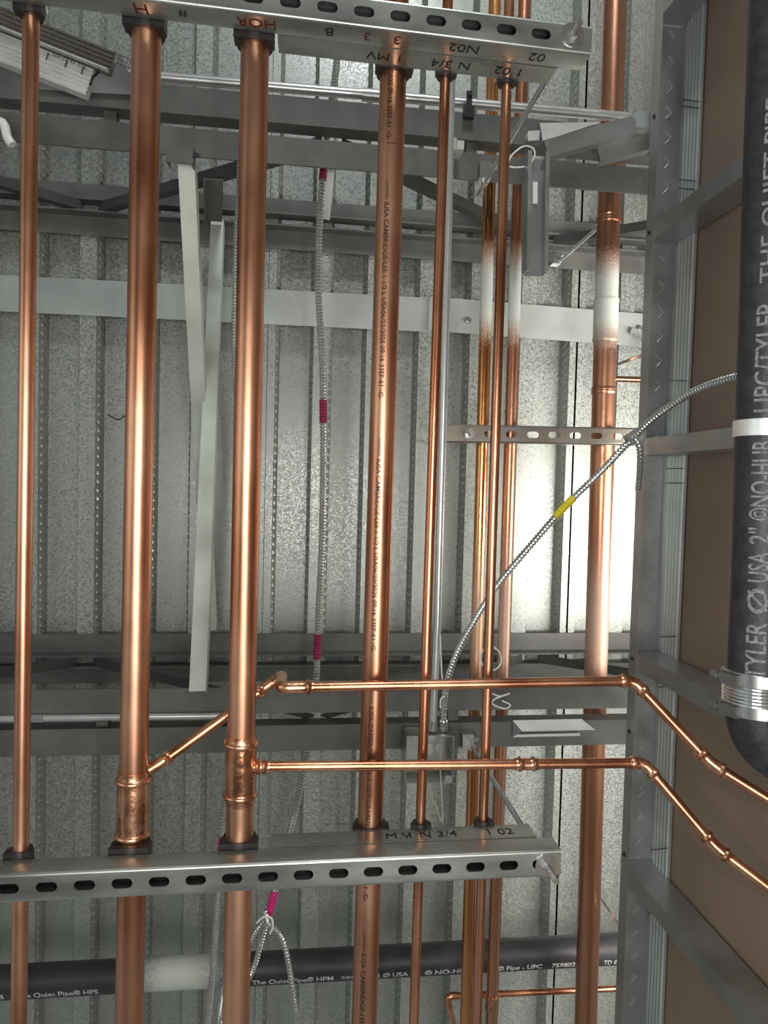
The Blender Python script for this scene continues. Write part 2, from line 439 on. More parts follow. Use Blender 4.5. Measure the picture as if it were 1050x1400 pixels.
# cross bridging
def strip(name, label, p, q, w, thick, material, cat, group=None, side=None, angle=True):
    d = (q-p).normalized(); u = (side or Vector((1, 0, 0))); u = (u-d*u.dot(d)).normalized(); v = d.cross(u)
    if v.z < 0: v = -v
    prof = Lprof(w, w, thick) if angle else [(0, 0), (w, 0), (w, thick), (0, thick)]
    o = MB().prism([(x-w/2, y) for x, y in prof], p, q, u, v).build(name, material)
    return tag(o, label, cat, group)
strip('bridging_angle', 'pale steel bridging angle bolted under the clip, passing behind its partner', U(254, 216, 1.522), U(286.5, 862, 2.012), 0.034, 0.003, 'white_primer', 'brace', side=Vector((-1, 0, 0)))
strip('bridging_angle', 'pale steel bridging angle crossing in front of its partner, low end on lower joist', U(297, 300, 1.965), U(270, 945, 1.462), 0.034, 0.003, 'white_primer', 'brace', side=Vector((-1, 0, 0)))
c = U(246, 210, 1.485)
br = thing('bridging_clip', 'small grey clip on the upper joist holding the pale bridging angle', 'clip')
MB().prism(Uprof(0.052, 0.028, 0.003), c-n1*0.015, c+n1*0.018, a1, Z).build('clip_body', 'joist_paint', br)
MB().lathe(c+a1*0.026, a1, [(0, .006), (.006, .006), (.006, .004), (.012, .004)], 6).build('bolt', 'dark_bolt', br)
o = MB().prism(Lprof(0.045, 0.02, 0.004), U(278, 243, 1.66), U(280, 300, 1.95), Vector((1, 0, 0)), Vector((0, 1, 0))).build('clip_plate', 'joist_paint')
tag(o, 'grey vertical clip plate beside the bridging angle on upper joist', 'plate')

# flat track fixed to the deck
A, B = U(0, 401, 2.042), U(590, 431, 2.042)
d = (B-A).normalized(); nn = Vector((-d.y, d.x, 0))
tr = MB().prism(Uprof(0.098, 0.0, 0.0)[0:2] + [(0.049, 0.003), (-0.049, 0.003)], A-d*0.8, B, nn, Z*-1).build('deck_track', 'galv_track')
tag(tr, 'pale flat steel track across the deck behind the thick copper pipes', 'track')
A2, B2 = U(586, 429, 2.036), U(880, 452, 2.036)
d2 = (B2-A2).normalized(); nn2 = Vector((-d2.y, d2.x, 0))
tr2 = MB().prism([(-0.049, 0), (0.049, 0), (0.049, 0.004), (-0.049, 0.004)], A2, B2+d2*0.5, nn2, Z*-1).build('deck_track', 'galv_track')
tag(tr2, 'pale flat steel track on the deck crossing behind the paint-sprayed copper pipes', 'track')
for (px, py) in [(874, 449), (601, 415), (640, 438)]:
    MB().lathe(U(px, py, 2.030), -Z, [(0, .010), (.003, .010), (.003, .006), (.008, .006)], 10).build('screw', 'zinc', tr2, True)

# ------------------------------------------------------------------ strut channels
SW = 0.0413
def strut(label, pa, pb, h, extra, slots=True, phase=None, material='galv_strut', closed=False):
    """channel with its slotted back down; pa -> pb centre line pixels of the back face"""
    A, B = U(*pa, h), U(*pb, h); d = (B-A); d.z = 0; d.normalize(); n = Vector((-d.y, d.x, 0))
    if n.y < 0: n = -n
    A = A-d*extra; B = Vector((B.x, B.y, A.z)); L_ = (B-A).length
    root = thing('strut_channel', label, 'strut')
    r = 0.004; t = 0.0026; hw = SW/2
    # side profile (one side): bend, wall, inturned lip
    def side(sg):
        pr = []
        arc = [(hw-r+r*math.sin(k*math.pi/8), r-r*math.cos(k*math.pi/8)) for k in range(5)]
        inner = [(hw-r+(r-t)*math.sin(k*math.pi/8), r-(r-t)*math.cos(k*math.pi/8)) for k in range(5)]
        out = arc + [(hw, SW-r)] + [(hw-r+r*math.cos(k*math.pi/8), SW-r+r*math.sin(k*math.pi/8)) for k in range(1, 5)]
        out += [(hw-0.0095, SW), (hw-0.0095, SW-0.007), (hw-0.0075, SW-0.007), (hw-0.0075, SW-t), (hw-r, SW-t), (hw-t, SW-r)]
        out += inner[::-1]
        return [(x*sg, y) for x, y in out]
    m = MB()
    for sg in (-1, 1): m.prism(side(sg), A, B, n, Z)
    m.build('side_walls', material, root, True)
    pw = hw-r
    plate = MB(); cell = 0.0508
    def holed(cx, lh):
        cc = A+d*cx; pts = []; outp = []; N_ = 9
        hl, hr = 0.0143-0.0071, 0.0071
        for k in range(N_): a = -math.pi/2+math.pi*k/(N_-1); pts.append((hl+hr*math.cos(a), hr*math.sin(a)))
        for k in range(N_): a = math.pi/2+math.pi*k/(N_-1); pts.append((-hl+hr*math.cos(a), hr*math.sin(a)))
        for (x, y) in pts:
            s_ = min(lh/abs(x) if abs(x) > 1e-9 else 1e9, pw/abs(y) if abs(y) > 1e-9 else 1e9); outp.append([x*s_, y*s_])
        for cxn in ((lh, pw), (lh, -pw), (-lh, pw), (-lh, -pw)):
            j = min(range(len(outp)), key=lambda i: (outp[i][0]-cxn[0])**2+(outp[i][1]-cxn[1])**2); outp[j] = list(cxn)
        n_ = len(pts); vs = []
        for (x, y) in pts: vs.append(cc+d*x+n*y)
        for (x, y) in outp: vs.append(cc+d*x+n*y)
        for (x, y) in pts: vs.append(cc+d*x+n*y+Z*t)
        for (x, y) in outp: vs.append(cc+d*x+n*y+Z*t)
        fs = []
        for i in range(n_):
            j = (i+1) % n_
            fs += [(i, j, n_+j, n_+i), (2*n_+i, 3*n_+i, 3*n_+j, 2*n_+j), (i, 2*n_+i, 2*n_+j, j)]
        plate.add(vs, fs)
    if slots:
        s0 = (U(*phase, h)-A).dot(d) % cell
        e = s0-cell/2
        if e < 0: e += 0
        if e > 0: plate.box(A+d*(e/2)+Z*t/2, d*(e/2), n*pw, Z*t/2)
        x = s0 if e >= 0 else s0+cell
        if e < 0: plate.box(A+d*((e+cell)/2)+Z*t/2, d*((e+cell)/2), n*pw, Z*t/2)
        while x+cell/2 <= L_+0.001:
            holed(x, cell/2); x += cell
        rem0 = x-cell/2
        if L_-rem0 > 0.0005: plate.box(A+d*((rem0+L_)/2)+Z*t/2, d*((L_-rem0)/2), n*pw, Z*t/2)
    else:
        plate.box(A+d*(L_/2)+Z*t/2, d*(L_/2), n*pw, Z*t/2)
    plate.build('slotted_back' if slots else 'back', material, root)
    if closed:
        MB().box(A+d*(L_/2)+Z*(SW-0.0085), d*(L_/2-0.001), n*(hw-0.0030), Z*0.001).build('slot_shade_strip', 'black_rubber', root)  # dark strip added inside the channel so the slots look black with shade
    return root, A, B, d, n
T1 = strut('long slotted strut channel of the trapeze with upside-down marker writing', (300, -9), (809, 55), 1.0, 0.62, phase=(740, 46), closed=True)
T2 = strut('long slotted strut channel below the copper tees, black cushions on top', (0, 1216), (767, 1180), 1.0, 0.30, phase=(695.6, 1186), closed=True)
# shorter channels stacked on top carry the three thinner pipes
def upper(label, base, pl, pr):
    root, A, B, d, n = base
    h = 1.0+SW+0.0002
    sa = (U(*pl, h+0.02)-A).dot(d); sb = (U(*pr, h+0.02)-A).dot(d)
    A_ = A+d*sa; B_ = A+d*sb
    r2 = thing('strut_channel', label, 'strut')
    hw = SW/2; t = 0.0026
    prof = [(-hw, 0), (hw, 0), (hw, SW), (hw-.0095, SW), (hw-.0095, SW-.007), (hw-.0075, SW-.007), (hw-.0075, SW-t), (hw-t, SW-t), (hw-t, t),
            (-hw+t, t), (-hw+t, SW-t), (-hw+.0075, SW-t), (-hw+.0075, SW-.007), (-hw+.0095, SW-.007), (-hw+.0095, SW), (-hw, SW)]
    MB().prism(prof, A_+Z*(SW+0.0002), B_+Z*(SW+0.0002), n, Z).build('channel_body', 'galv_strut', r2)
    return r2, A_+Z*(SW+0.0002), B_+Z*(SW+0.0002), d, n
T3 = upper('short plain strut channel stacked on the trapeze with upside-down writing', T1, (380, 66), (756, 96))
T4 = upper('short plain strut channel stacked on the strut below the copper tees', T2, (370, 1150), (728, 1140))
def side_text(base, s, px, py, size, south, rot, col='marker_black', dz=0.012, sk=1.0):
    root, A, B, d, n = base
    sn = n if south else -n
    p0 = A + sn*(SW/2+0.0005)
    # where along the channel does this pixel look
    h = p0.z-CAMZ+SW/2
    q = U(px, py, h); s_ = (q-A).dot(d)
    o = p0 + d*s_ + Z*dz
    # seen from below: facing south wall, image-down is up
    xd = d; yd = -Z if south else -Z
    if south: yd = -Z; yd = Vector((0, 0, -1)); 
    if not south: yd = Z
    if rot: xd = -xd; yd = -yd
    if rot: o = o + Z*0
    base_ = o
    return text_flat(s, size, base_, xd, yd, col, root)
# upper trapeze: letters are upside down in the picture; image up = towards the lower edge
def wr(base, s, px, py, size, south, rot, col='marker_black'):
    # yd: direction of letter tops. On the south face of the upper strut, image-up is -Z ; on the north face of the lower strut, image-up is +Z
    root, A, B, d, n = base
    sn = n if south else -n
    h = A.z-CAMZ+SW*0.5
    q = U(px, py, h); s_ = (q-A).dot(d)
    mid = A + d*s_ + sn*(SW/2+0.0005) + Z*(SW*0.5)
    up_img = -Z if south else Z
    xd, yd = (d, up_img) if not rot else (-d, -up_img)
    return text_flat(s, size, mid-yd*size*0.36, xd, yd, col, root)
wr(T1, 'H', 193, 10, 0.030, True, True, 'marker_red')
wr(T1, '#', 250, 21, 0.022, True, True)
wr(T1, 'HOR', 350, 28, 0.026, True, True, 'marker_red')
wr(T1, 'B', 450, 42, 0.024, True, True)
wr(T1, '3', 502, 48, 0.024, True, True, 'marker_red')
wr(T1, '3', 543, 52, 0.026, True, True, 'marker_red')
wr(T1, 'N02', 634, 63, 0.026, True, True)
wr(T1, '02', 734, 76, 0.026, True, True)
wr(T3, '1 MV', 524, 74, 0.026, True, True)
wr(T3, 'N 3/4', 616, 85, 0.026, True, True)
wr(T3, '1 02', 694, 92, 0.026, True, True)
wr(T4, 'M.V', 545, 1147, 0.026, False, False)
wr(T4, '1 N 3/4', 592, 1146, 0.026, False, False)
wr(T4, '1 02', 684, 1141, 0.026, False, False)

# slotted strut that carries the rear pipes
T5 = strut('short yellowish slotted strut channel under the paint-sprayed rear copper pipes', (606, 592), (872, 597), 1.585, 0.0, phase=(729, 595), material='yellow_zinc')

# ------------------------------------------------------------------ threaded rods
def rod(name, label, X, h0, h1, r=0.0048, group=None, nuts=()):
    root = thing(name, label, 'rod', group)
    pts = []; rad = []; z = h0; i = 0
    while z < h1:
        pts.append(Vector((X.x, X.y, CAMZ+z))); rad.append(r if i % 2 == 0 else r*0.84); z += 0.0016; i += 1
    MB().sweep(pts, rad, 8).build('threaded_shaft', 'zinc', root, False)
    for (h, rw) in nuts:
        p = Vector((X.x, X.y, CAMZ+h))
        if rw: MB().lathe(p, -Z, [(0, rw), (0.0022, rw)], 20).build('washer', 'zinc', root); p = p-Z*0.0022
        MB().lathe(p, -Z, [(0, .0085), (.008, .0085)], 6).build('nut', 'zinc', root)
    return root
p = U(783, 47, 0.998); R1 = rod('threaded_rod', 'threaded rod through the end of the strut with marker writing', p, 0.972, 1.56, nuts=((1.0, 0.017), (1.498, 0)))
p = U(747, 1183, 0.998); R2 = rod('threaded_rod', 'threaded rod through the end of the strut below the copper tees', p, 0.955, 1.52, nuts=((1.0, 0.017), (1.478, 0)))
p = U(642, 593, 1.583); R3 = rod('threaded_rod', 'threaded rod bolted through the yellowish slotted strut', p, 1.565, 2.04, nuts=((1.585, 0.012),))
p = U(764, 358, 1.99); R4 = rod('threaded_rod', 'threaded rod hanging from the upper joist behind the thickest rear pipe', p, 1.73, 2.035, nuts=((1.99, 0.0),))
p = U(843, 1258, 1.62); R5 = rod('threaded_rod', 'thin rod end between the thickest rear pipe and the studded wall', p, 1.42, 1.73, 0.004)
p = U(874, 487, 1.60); R6 = rod('threaded_rod', 'dark thin rod end beside the perforated strut and wall track', p, 1.55, 1.72, 0.004)
# clamps where rods meet joists
def beam_clamp(label, c, a, n):
    root = thing('beam_clamp', label, 'clamp', None)
    MB().prism(Uprof(0.034, 0.030, 0.005), c-a*0.012, c+a*0.012, n, Z).build('jaw', 'zinc', root)
    MB().lathe(c-n*0.006+a*0.012+Z*0.004, a, [(0, .0065), (.005, .0065), (.005, .0042), (.012, .0042)], 6).build('set_screw', 'zinc', root)
    return root
beam_clamp('small zinc beam clamp on the upper joist where the long rod ends', U(664, 232, 1.478), a1, n1)
beam_clamp('small zinc beam clamp beside the junction box holding a rod', U(640, 1015, 1.468), a2, n2)
beam_clamp('dark beam clamp at deck level beside the short open channel', U(762, 352, 1.975), a1, n1)

# ------------------------------------------------------------------ copper pipes on the trapezes
def long_axis(pa, pb, h):
    A, B = U(*pa, h), U(*pb, h); d = (B-A).normalized(); return A, B, d
def pipe(name, label, pa, pb, h, r, material, group=None, ext=0.35, n=32, cat='pipe'):
    A, B, d = long_axis(pa, pb, h)
    root = thing(name, label, cat, group)
    A_ = A-d*ext; B_ = B+d*ext
    MB().sweep([A_, A_.lerp(B_, .25), A_.lerp(B_, .5), A_.lerp(B_, .75), B_], r, n).build('tube', material, root, True)
    return root, A, d, r
HS1 = 1.0+SW; HS2 = HS1+SW+0.0004
P1 = pipe('copper_pipe', 'medium copper pipe alone at the outer end of the struts, clear of tees', (42.5, 30), (25.6, 1390), HS1+0.004+.0111, .0111, 'copper')
P2 = pipe('copper_pipe', 'thick copper pipe with a tee whose branch rises diagonally', (201, 30), (176.7, 1390), HS1+0.004+.0206, .0206, 'copper')
P3 = pipe('copper_pipe', 'thick copper pipe with a tee whose branch runs straight across', (349, 50), (322.5, 1390), HS1+0.004+.0206, .0206, 'copper')
P4 = pipe('copper_pipe', 'thick copper pipe printed with dark lettering along its length', (538, 90), (498, 1390), HS2+0.003+.0206, .0206, 'copper')
P5 = pipe('copper_pipe', 'thin copper pipe with the silver conduit running right beside it', (609, 100), (566, 1390), HS2+0.003+.008, .008, 'copper_thin')
P6 = pipe('copper_pipe', 'thin copper pipe hung between the two paint-sprayed rear pipes', (693, 100), (652, 1390), HS2+0.003+.008, .008, 'copper_thin')
# printed lettering on the fourth pipe
root, A, d, r = P4
txt = 'IUSA CAMBRIDGE-LEE 1 1/2 L USA06/23/2025 09:16 33EF-61 -G-'
hp4 = HS2+0.003+.0206
for ystart, yend in ((-60, 200), (283, 548), (628, 888), (960, 1222), (1292, 1560)):
    xa = 538-(ystart-90)*40/1300; xb = 538-(yend-90)*40/1300
    qa = U(xa, ystart, hp4); qb = U(xb, yend, hp4); s_ = (qa-A).dot(d); s2 = (qb-A).dot(d)
    text_pipe(txt, 0.0108, A+d*s_, d, r, -0.28, 'print_dark', root, length=s2-s_)
    dash = MB()
    for k in (0.0, 0.0022):
        e1 = (-Z+d*d.z).normalized(); e2 = e1.cross(d); aa = -0.28+k/r-0.05
        c0 = A+d*(s_-0.018)+(e1*math.cos(aa)+e2*math.sin(aa))*(r+0.0003)
        tv = (-e1*math.sin(aa)+e2*math.cos(aa)); nv = e1*math.cos(aa)+e2*math.sin(aa)
        dash.box(c0, d*0.014, tv*0.0004, nv*0.0002)
    dash.build('printed_mark', 'print_dark', root)

# tees on pipes two and three
def ring_prof(segs): return segs
def tee(base, py0, py1, pxc, name='tee_fitting'):
    root, A, d, r = base
    h = A.z-CAMZ
    s0 = (U(pxc, py0, h)-A).dot(d); s1 = (U(pxc, py1, h)-A).dot(d); L_ = s1-s0
    ro = r+0.0017
    def bead(t): return [(t-.005, ro+.0006), (t-.0035, ro+.0030), (t-.001, ro+.0042), (t+.0015, ro+.0040), (t+.0040, ro+.0022), (t+.0055, ro+.0005)]
    prof = [(0, r), (0, ro), (0.006, ro)] + bead(0.014) + [(0.022, ro+.0006), (L_*0.3, ro+.0010), (L_*0.5, ro+.0012), (L_*0.7, ro+.0010), (L_-0.022, ro+.0006)] + bead(L_-0.014) + [(L_-0.006, ro), (L_, ro), (L_, r)]
    MB().lathe(A+d*s0, d, prof, 36).build(name, 'copper_fitting', root, True)
    return A+d*(s0+s1)/2
c2 = tee(P2, 1053, 1152, 184)
c3 = tee(P3, 1003, 1098, 330)
def line_marks(base, px, py, w=0.02):
    root, A, d, r = base; h = A.z-CAMZ; s_ = (U(px, py, h)-A).dot(d)
    e1 = (-Z+d*d.z).normalized(); e2 = e1.cross(d); mb = MB()
    N_ = 8
    pts = [A+d*(s_)+(e1*math.cos(a)+e2*math.sin(a))*(r+0.0003) for a in [(-0.45+0.9*k/N_) for k in range(N_+1)]]
    mb.sweep(pts, 0.0005, 4); mb.build('marker_line', 'marker_black', root)
line_marks(P2, 180, 1151); line_marks(P4, 533, 204)

# branch lines
def branch(label, pts, r, fittings, material='copper_thin', bend=0.018):
    root = thing('copper_branch', label, 'pipe')
    path = fillet(pts, bend, 8)
    MB().sweep(path, r, 20).build('tube', material, root, True)
    for f in fittings:
        seg = [Vector(p) for p in f]
        q = resample(fillet(seg, bend*1.05, 8), 0.0025)
        m = len(q); ro = r+0.0014; rad = []
        L_ = 0.0025*m
        for i in range(m):
            e = min(i, m-1-i)*0.0025
            b_ = 0.0028*math.exp(-((e-0.0075)/0.0024)**2)
            rad.append(ro+b_)
        MB().sweep(q, rad, 20).build('elbow_fitting', 'copper_fitting', root, True)
    return root
def ext(p, q, l): return p+(q-p).normalized()*l
r5 = 0.0079
h3 = P3[1].z-CAMZ
a_ = U(182, 1066, 1.067); b_ = U(229, 1036, 1.085); e1_ = U(386, 923, 1.142); e2_ = U(383, 940, 1.062)
f1 = U(866, 931, 1.058); f2 = U(972, 1044, 1.0); f3 = U(1075, 1108, 0.955)
branch('small copper branch rising from the diagonal tee, then running across to the studded wall',
       [a_, b_, e1_, e2_, f1, f2, f3], r5,
       [[a_, b_, ext(b_, e1_, 0.008)], [ext(e1_, b_, 0.05), e1_, e2_, ext(e2_, f1, 0.052)],
        [ext(f1, e2_, 0.024), f1, ext(f1, f2, 0.028)], [ext(f2, f1, 0.026), f2, ext(f2, f3, 0.026)]], bend=0.014)
g0 = U(330, 1047, h3); g1 = U(880, 1043, 1.055); g2 = U(978, 1158, 1.0); g3 = U(1075, 1232, 0.955)
cA, cB = U(704, 1043.5, 1.0582), U(737, 1043, 1.0575)
g0.z = U(330, 1047, 1.062).z
lerp_h = lambda px: None
branch('small copper branch running straight from the tee past a coupling to the wall',
       [g0, g1, g2, g3], r5,
       [[ext(g0, g1, 0.018), ext(g0, g1, 0.045)], [ext(g0, g1, (cA-g0).length), ext(g0, g1, (cB-g0).length)],
        [ext(g1, g0, 0.024), g1, ext(g1, g2, 0.028)], [ext(g2, g1, 0.026), g2, ext(g2, g3, 0.026)]], bend=0.014)

# cushion clamps on the struts
def cushion(label, base, strutb, group, south, over=0.0075):
    root, A, d, r = base; _, SA, SB, sd, sn = strutb
    # crossing of pipe axis and strut line in plan
    den = d.x*sd.y-d.y*sd.x; q = SA-A; t_ = (q.x*sd.y-q.y*sd.x)/den
    c = A+d*t_
    o = thing('pipe_clamp', label, 'clamp', group)
    half = SW/2+over
    rr = r+0.0035
    # rubber sleeve around the pipe
    prof = [(0, r), (0, rr+0.0015), (0.003, rr+0.0025), (2*half-0.003, rr+0.0025), (2*half, rr+0.0015), (2*half, r)]
    MB().lathe(c-d*half, d, prof, 28).build('rubber_cushion', 'black_rubber', o, True)
    zt = SA.z+SW+0.0003
    # square rubber feet resting on the channel lips
    MB().box(Vector((c.x, c.y, (zt+c.z)/2)), sd*(rr+0.0045), d*half, Z*((c.z-zt)/2)).build('cushion_foot', 'black_rubber', o)
    # metal strap halves and clamp bolt above
    MB().lathe(c-d*0.014, d, [(0, rr+.0025), (0, rr+.004), (0.028, rr+.004), (0.028, rr+.0025)], 28).build('strap', 'zinc', o, True)
    MB().box(c+Z*(rr+0.010), sd*0.0025, d*0.014, Z*0.009).build('strap_ear', 'zinc', o)
    MB().lathe(c+Z*(rr+0.012)-sd*0.012, sd, [(0, .005), (.024, .005)], 6).build('clamp_bolt', 'zinc', o)
    return o
G = 'cushioned pipe clamps on the struts'
nm = ['medium outer pipe', 'thick pipe with the diagonal branch', 'thick pipe with the straight branch', 'lettered thick pipe', 'thin pipe beside the conduit', 'thin pipe between the sprayed pipes']
for i, P in enumerate([P1, P2, P3]):
    cushion('black clamp of the %s on the marked strut' % nm[i], P, T1, G, True)
    cushion('black clamp of the %s on the strut below the tees' % nm[i], P, T2, G, False)
for i, P in enumerate([P4, P5, P6]):
    cushion('black clamp of the %s on the marked strut' % nm[i+3], P, T3, G, True, 0.0015 if i == 0 else 0.003)
    cushion('black clamp of the %s on the strut below the tees' % nm[i+3], P, T4, G, False, 0.0015 if i == 0 else 0.005)

# ------------------------------------------------------------------ rear copper pipes in the joist webs
yb = U(700, 405, 1.65).y; yb0 = U(700, 325, 1.65).y; yd1 = U(700, 850, 1.65).y
bands = [(1, yb, abs(yb-yb0)*0.62, 0.06, 0.95, WH), (1, yd1, 0.13, 0.14, 0.6, DU)]
pipe_mat('copper_sprayed', (0.58, 0.22, 0.08), (0.82, 0.40, 0.17), 0.20, bands)
pipe_mat('copper_sprayed_dull', (0.46, 0.20, 0.12), (0.62, 0.32, 0.20), 0.32, bands)
RA = pipe('rear_copper_pipe', 'brighter orange rear copper pipe with white paint overspray near the track', (673, 120), (637, 1390), 1.645, .0146, 'copper_sprayed', cat='pipe')
RB = pipe('rear_copper_pipe', 'duller brown rear copper pipe sprayed white, ending at a small joint below', (713, 120), (672, 1390), 1.645, .0143, 'copper_sprayed_dull', cat='pipe')
RR = pipe('rear_copper_pipe', 'thickest rear copper pipe with sprayed coupling beside the studded wall', (839, 60), (801, 1390), 1.656, .0275, 'copper_sprayed_dull', cat='pipe')
def coupling(base, pxc, py0, py1, extra, material):
    root, A, d, r = base; h = A.z-CAMZ
    s0 = (U(pxc, py0, h)-A).dot(d); s1 = (U(pxc, py1, h)-A).dot(d); ro = r+extra
    MB().lathe(A+d*s0, d, [(0, r), (0, ro), (.003, ro+.001), (.008, ro+.001), (.012, ro), (s1-s0-.012, ro), (s1-s0-.008, ro+.001), (s1-s0-.003, ro+.001), (s1-s0, ro), (s1-s0, r)], 32).build('coupling', material, root, True)
coupling(RR, 832, 296, 306, 0.0012, 'copper_sprayed_dull')
coupling(RR, 826, 409, 468, 0.0018, 'copper_sprayed_dull')
coupling(RR, 822, 532, 536, 0.0012, 'copper_sprayed_dull')
coupling(RB, 673, 1360, 1380, 0.0016, 'copper_sprayed_dull')
# small copper lines near the deck
s = thing('small_copper_line', 'small copper line crossing below the black pipe with a mitred elbow', 'pipe')
k0, k1, k2 = U(625, 1420, 1.75), U(611, 1362, 1.75), U(900, 1349, 1.75)
MB().sweep(fillet([k0, k1, k2], 0.02), 0.0079, 16).build('tube', 'copper_thin', s, True)
MB().sweep(fillet([ext(k1, k0, .03), k1, ext(k1, k2, .03)], 0.02), 0.0098, 16).build('elbow_fitting', 'copper_sprayed_dull', s, True)
o = MB().sweep([U(836, 518, 1.72), U(905, 520, 1.72)], 0.0079, 16).build('copper_stub', 'copper_thin', None, True)
tag(o, 'short copper stub between the thickest rear pipe and the wall', 'pipe')

# ------------------------------------------------------------------ black cast-iron pipes
hq = 1.79
xw = U(250, 1335, hq).x
pipe_mat('black_iron_sprayed', (0.022, 0.022, 0.025), (0.042, 0.042, 0.046), 0.5, [(0, xw, 0.085, 0.07, 0.97, (0.60, 0.64, 0.57))], metal=0.0)
BP = pipe('cast_iron_pipe', 'black cast-iron pipe crossing under the deck with white lettering and sprayed patch', (0, 1343), (840, 1297), hq, 0.0385, 'black_iron_sprayed', n=40)
root, A, d, r = BP
def bp_text(s, px0, px1, size=0.021):
    f = lambda px: 1343-(1343-1297)*px/840
    qa = U(px0, f(px0), hq); qb = U(px1, f(px1), hq)
    text_pipe(s, size, A+d*((qa-A).dot(d)), d, r, ANG, 'print_bright', root, length=(qb-qa).length)
ANG = -0.30
for s_, pxa, pxb in (('UB', -8, 14), ('The Quiet Pipe\u00ae HPS', 30, 140), ('The Quiet Pipe\u00ae HPM', 346, 455), ('>>>TYLER \u00d8 USA 3"', 465, 568), ('\u00a9 NO-HUB', 578, 640), ('\u00a9 Pipe - UPC', 676, 735), ('759802', 748, 780), ('TD \u00d8 I', 818, 842)):
    bp_text(s_, pxa, pxb)

BR = thing('cast_iron_pipe', 'black cast-iron pipe along the studded wall ending in an elbow', 'pipe')
hb = 0.78; rb = 0.0305
A = U(1025+36, 60, hb); B = U(994+38, 925, hb); d = (B-A).normalized()
MB().sweep([A-d*0.4, A, A.lerp(B, .5), B+d*0.02], rb, 40).build('barrel', 'black_iron', BR, True)
side_ = Vector((d.y, -d.x, 0)); side_ = side_ if side_.x > 0 else -side_
c0 = B+d*0.022; Rb = 0.062
el = [c0+d*0.0, c0+d*0.018]
for k in range(1, 11):
    a = math.pi/2*k/10
    el.append(c0+d*0.018 + d*Rb*math.sin(a) + side_*Rb*(1-math.cos(a)) - Z*0.0)
el.append(el[-1]+side_*0.02)
MB().sweep(el, rb+0.001, 40).build('elbow', 'black_iron', BR, True)
def br_text(s, py0, py1, size):
    f = lambda py: 1061-(py-60)*29/865
    qa = U(f(py0), py0, hb); qb = U(f(py1), py1, hb)
    text_pipe(s, size, A+d*((qa-A).dot(d)), -d, rb, 0.62, 'print_white', BR, length=(qb-qa).length)
br_text('TYLER', 920, 845, 0.030); br_text('\u00d8', 835, 800, 0.030); br_text('USA', 793, 752, 0.030); br_text('2"', 742, 720, 0.030)
br_text('\u00a9NO-HUB', 710, 605, 0.030); br_text('UPC/TYLER', 568, 420, 0.030)
br_text('THE QUIET PIPE', 395, 150, 0.024)
# banded coupling
NC = thing('banded_coupling', 'stainless no-hub coupling with two screw bands on the black wall pipe', 'coupling')
cc = U(994+38, 944, hb); sN = (cc-A).dot(d); cN = A+d*sN
prof = []; L_ = 0.052; nseg = 26
for k in range(nseg+1): prof.append((k*L_/nseg, rb+0.0045+(0.0007 if k % 2 else 0)))
MB().lathe(cN-d*L_/2, d, prof, 48).build('corrugated_shield', 'zinc', NC, False)
for sg in (-1, 1):
    c_ = cN+d*sg*0.0185
    MB().lathe(c_-d*0.0065, d, [(0, rb+.005), (0, rb+.0068), (.013, rb+.0068), (.013, rb+.005)], 48).build('band', 'zinc', NC, True)
    ax = (-side_*0.93 - Z*0.30).normalized(); tn = ax.cross(d).normalized()
    hs = c_+ax*(rb+0.0105)
    sc = MB().box(hs, ax*0.005, d*0.0065, tn*0.012).build('screw_housing', 'galv_dark', NC)
    MB().lathe(hs-tn*0.024+ax*0.002, tn, [(0, .0055), (.008, .0055), (.008, .0035), (.014, .0035)], 8).build('screw', 'galv_dark', NC, True)
# strap hanger on the same pipe
HG = thing('strap_hanger', 'bright steel strap around the black wall pipe by the lettering', 'hanger')
ch = A+d*((U(1044, 586, hb)-A).dot(d))
MB().lathe(ch-d*0.0095, d, [(0, rb+.0004), (0, rb+.0022), (.019, rb+.0022), (.019, rb+.0004)], 40).build('strap', 'bright_sheet', HG, True)
MB().box(ch+side_*(rb+0.012), d*0.0095, side_*0.013, Z*0.002).build('strap_ear', 'bright_sheet', HG)

# ------------------------------------------------------------------ conduits
def tube_obj(name, label, pts, r, material, cat, n=18, group=None):
    root = thing(name, label, cat, group); MB().sweep(pts, r, n).build('tube', material, root, True); return root
E1 = tube_obj('conduit', 'silver steel conduit running beside the thin copper pipe into the junction box',
              [U(618, 60, 1.44), U(613, 300, 1.44), U(605, 600, 1.45), U(598, 850, 1.455), U(591.5, 995, 1.46)], 0.0085, 'emt', 'conduit')
MB().lathe(U(592, 984, 1.46), (U(591, 1000, 1.46)-U(592, 984, 1.46)), [(0, .0085), (0, .0105), (.016, .0105), (.016, .0112), (.022, .0112), (.022, .0085)], 18).build('connector', 'zinc', E1, True)
cl = thing('conduit_clip', 'small pale clip holding the silver conduit to the upper joist', 'clip')
c = U(618, 199, 1.452)
MB().lathe(c-Vector((0, .012, 0)), Vector((0, 1, 0)), [(0, .0087), (0, .011), (.024, .011), (.024, .0087)], 18).build('band', 'white_primer', cl, True)
MB().box(c+Vector((.017, 0, .016)), Vector((.007, 0, 0)), Vector((0, .009, 0)), Vector((0, 0, .022))).build('tab', 'white_primer', cl)
hE2 = 1.535
pts = [U(-60, 84, hE2), U(222, 106, hE2), U(520, 131, hE2), U(850, 160, hE2), U(862, 161, hE2)]
E2 = tube_obj('conduit', 'long steel conduit running along the upper joist above the black clip', pts, 0.0105, 'emt', 'conduit')
q = U(495, 129.5, hE2); MB().lathe(q, (pts[3]-pts[1]), [(0, .0105), (0, .0132), (.040, .0132), (.040, .0105)], 18).build('coupling', 'emt', E2, True)
kc = thing('spring_clip', 'black spring-steel clip gripping the long conduit on the joist', 'clip')
c = U(641, 146, 1.49)
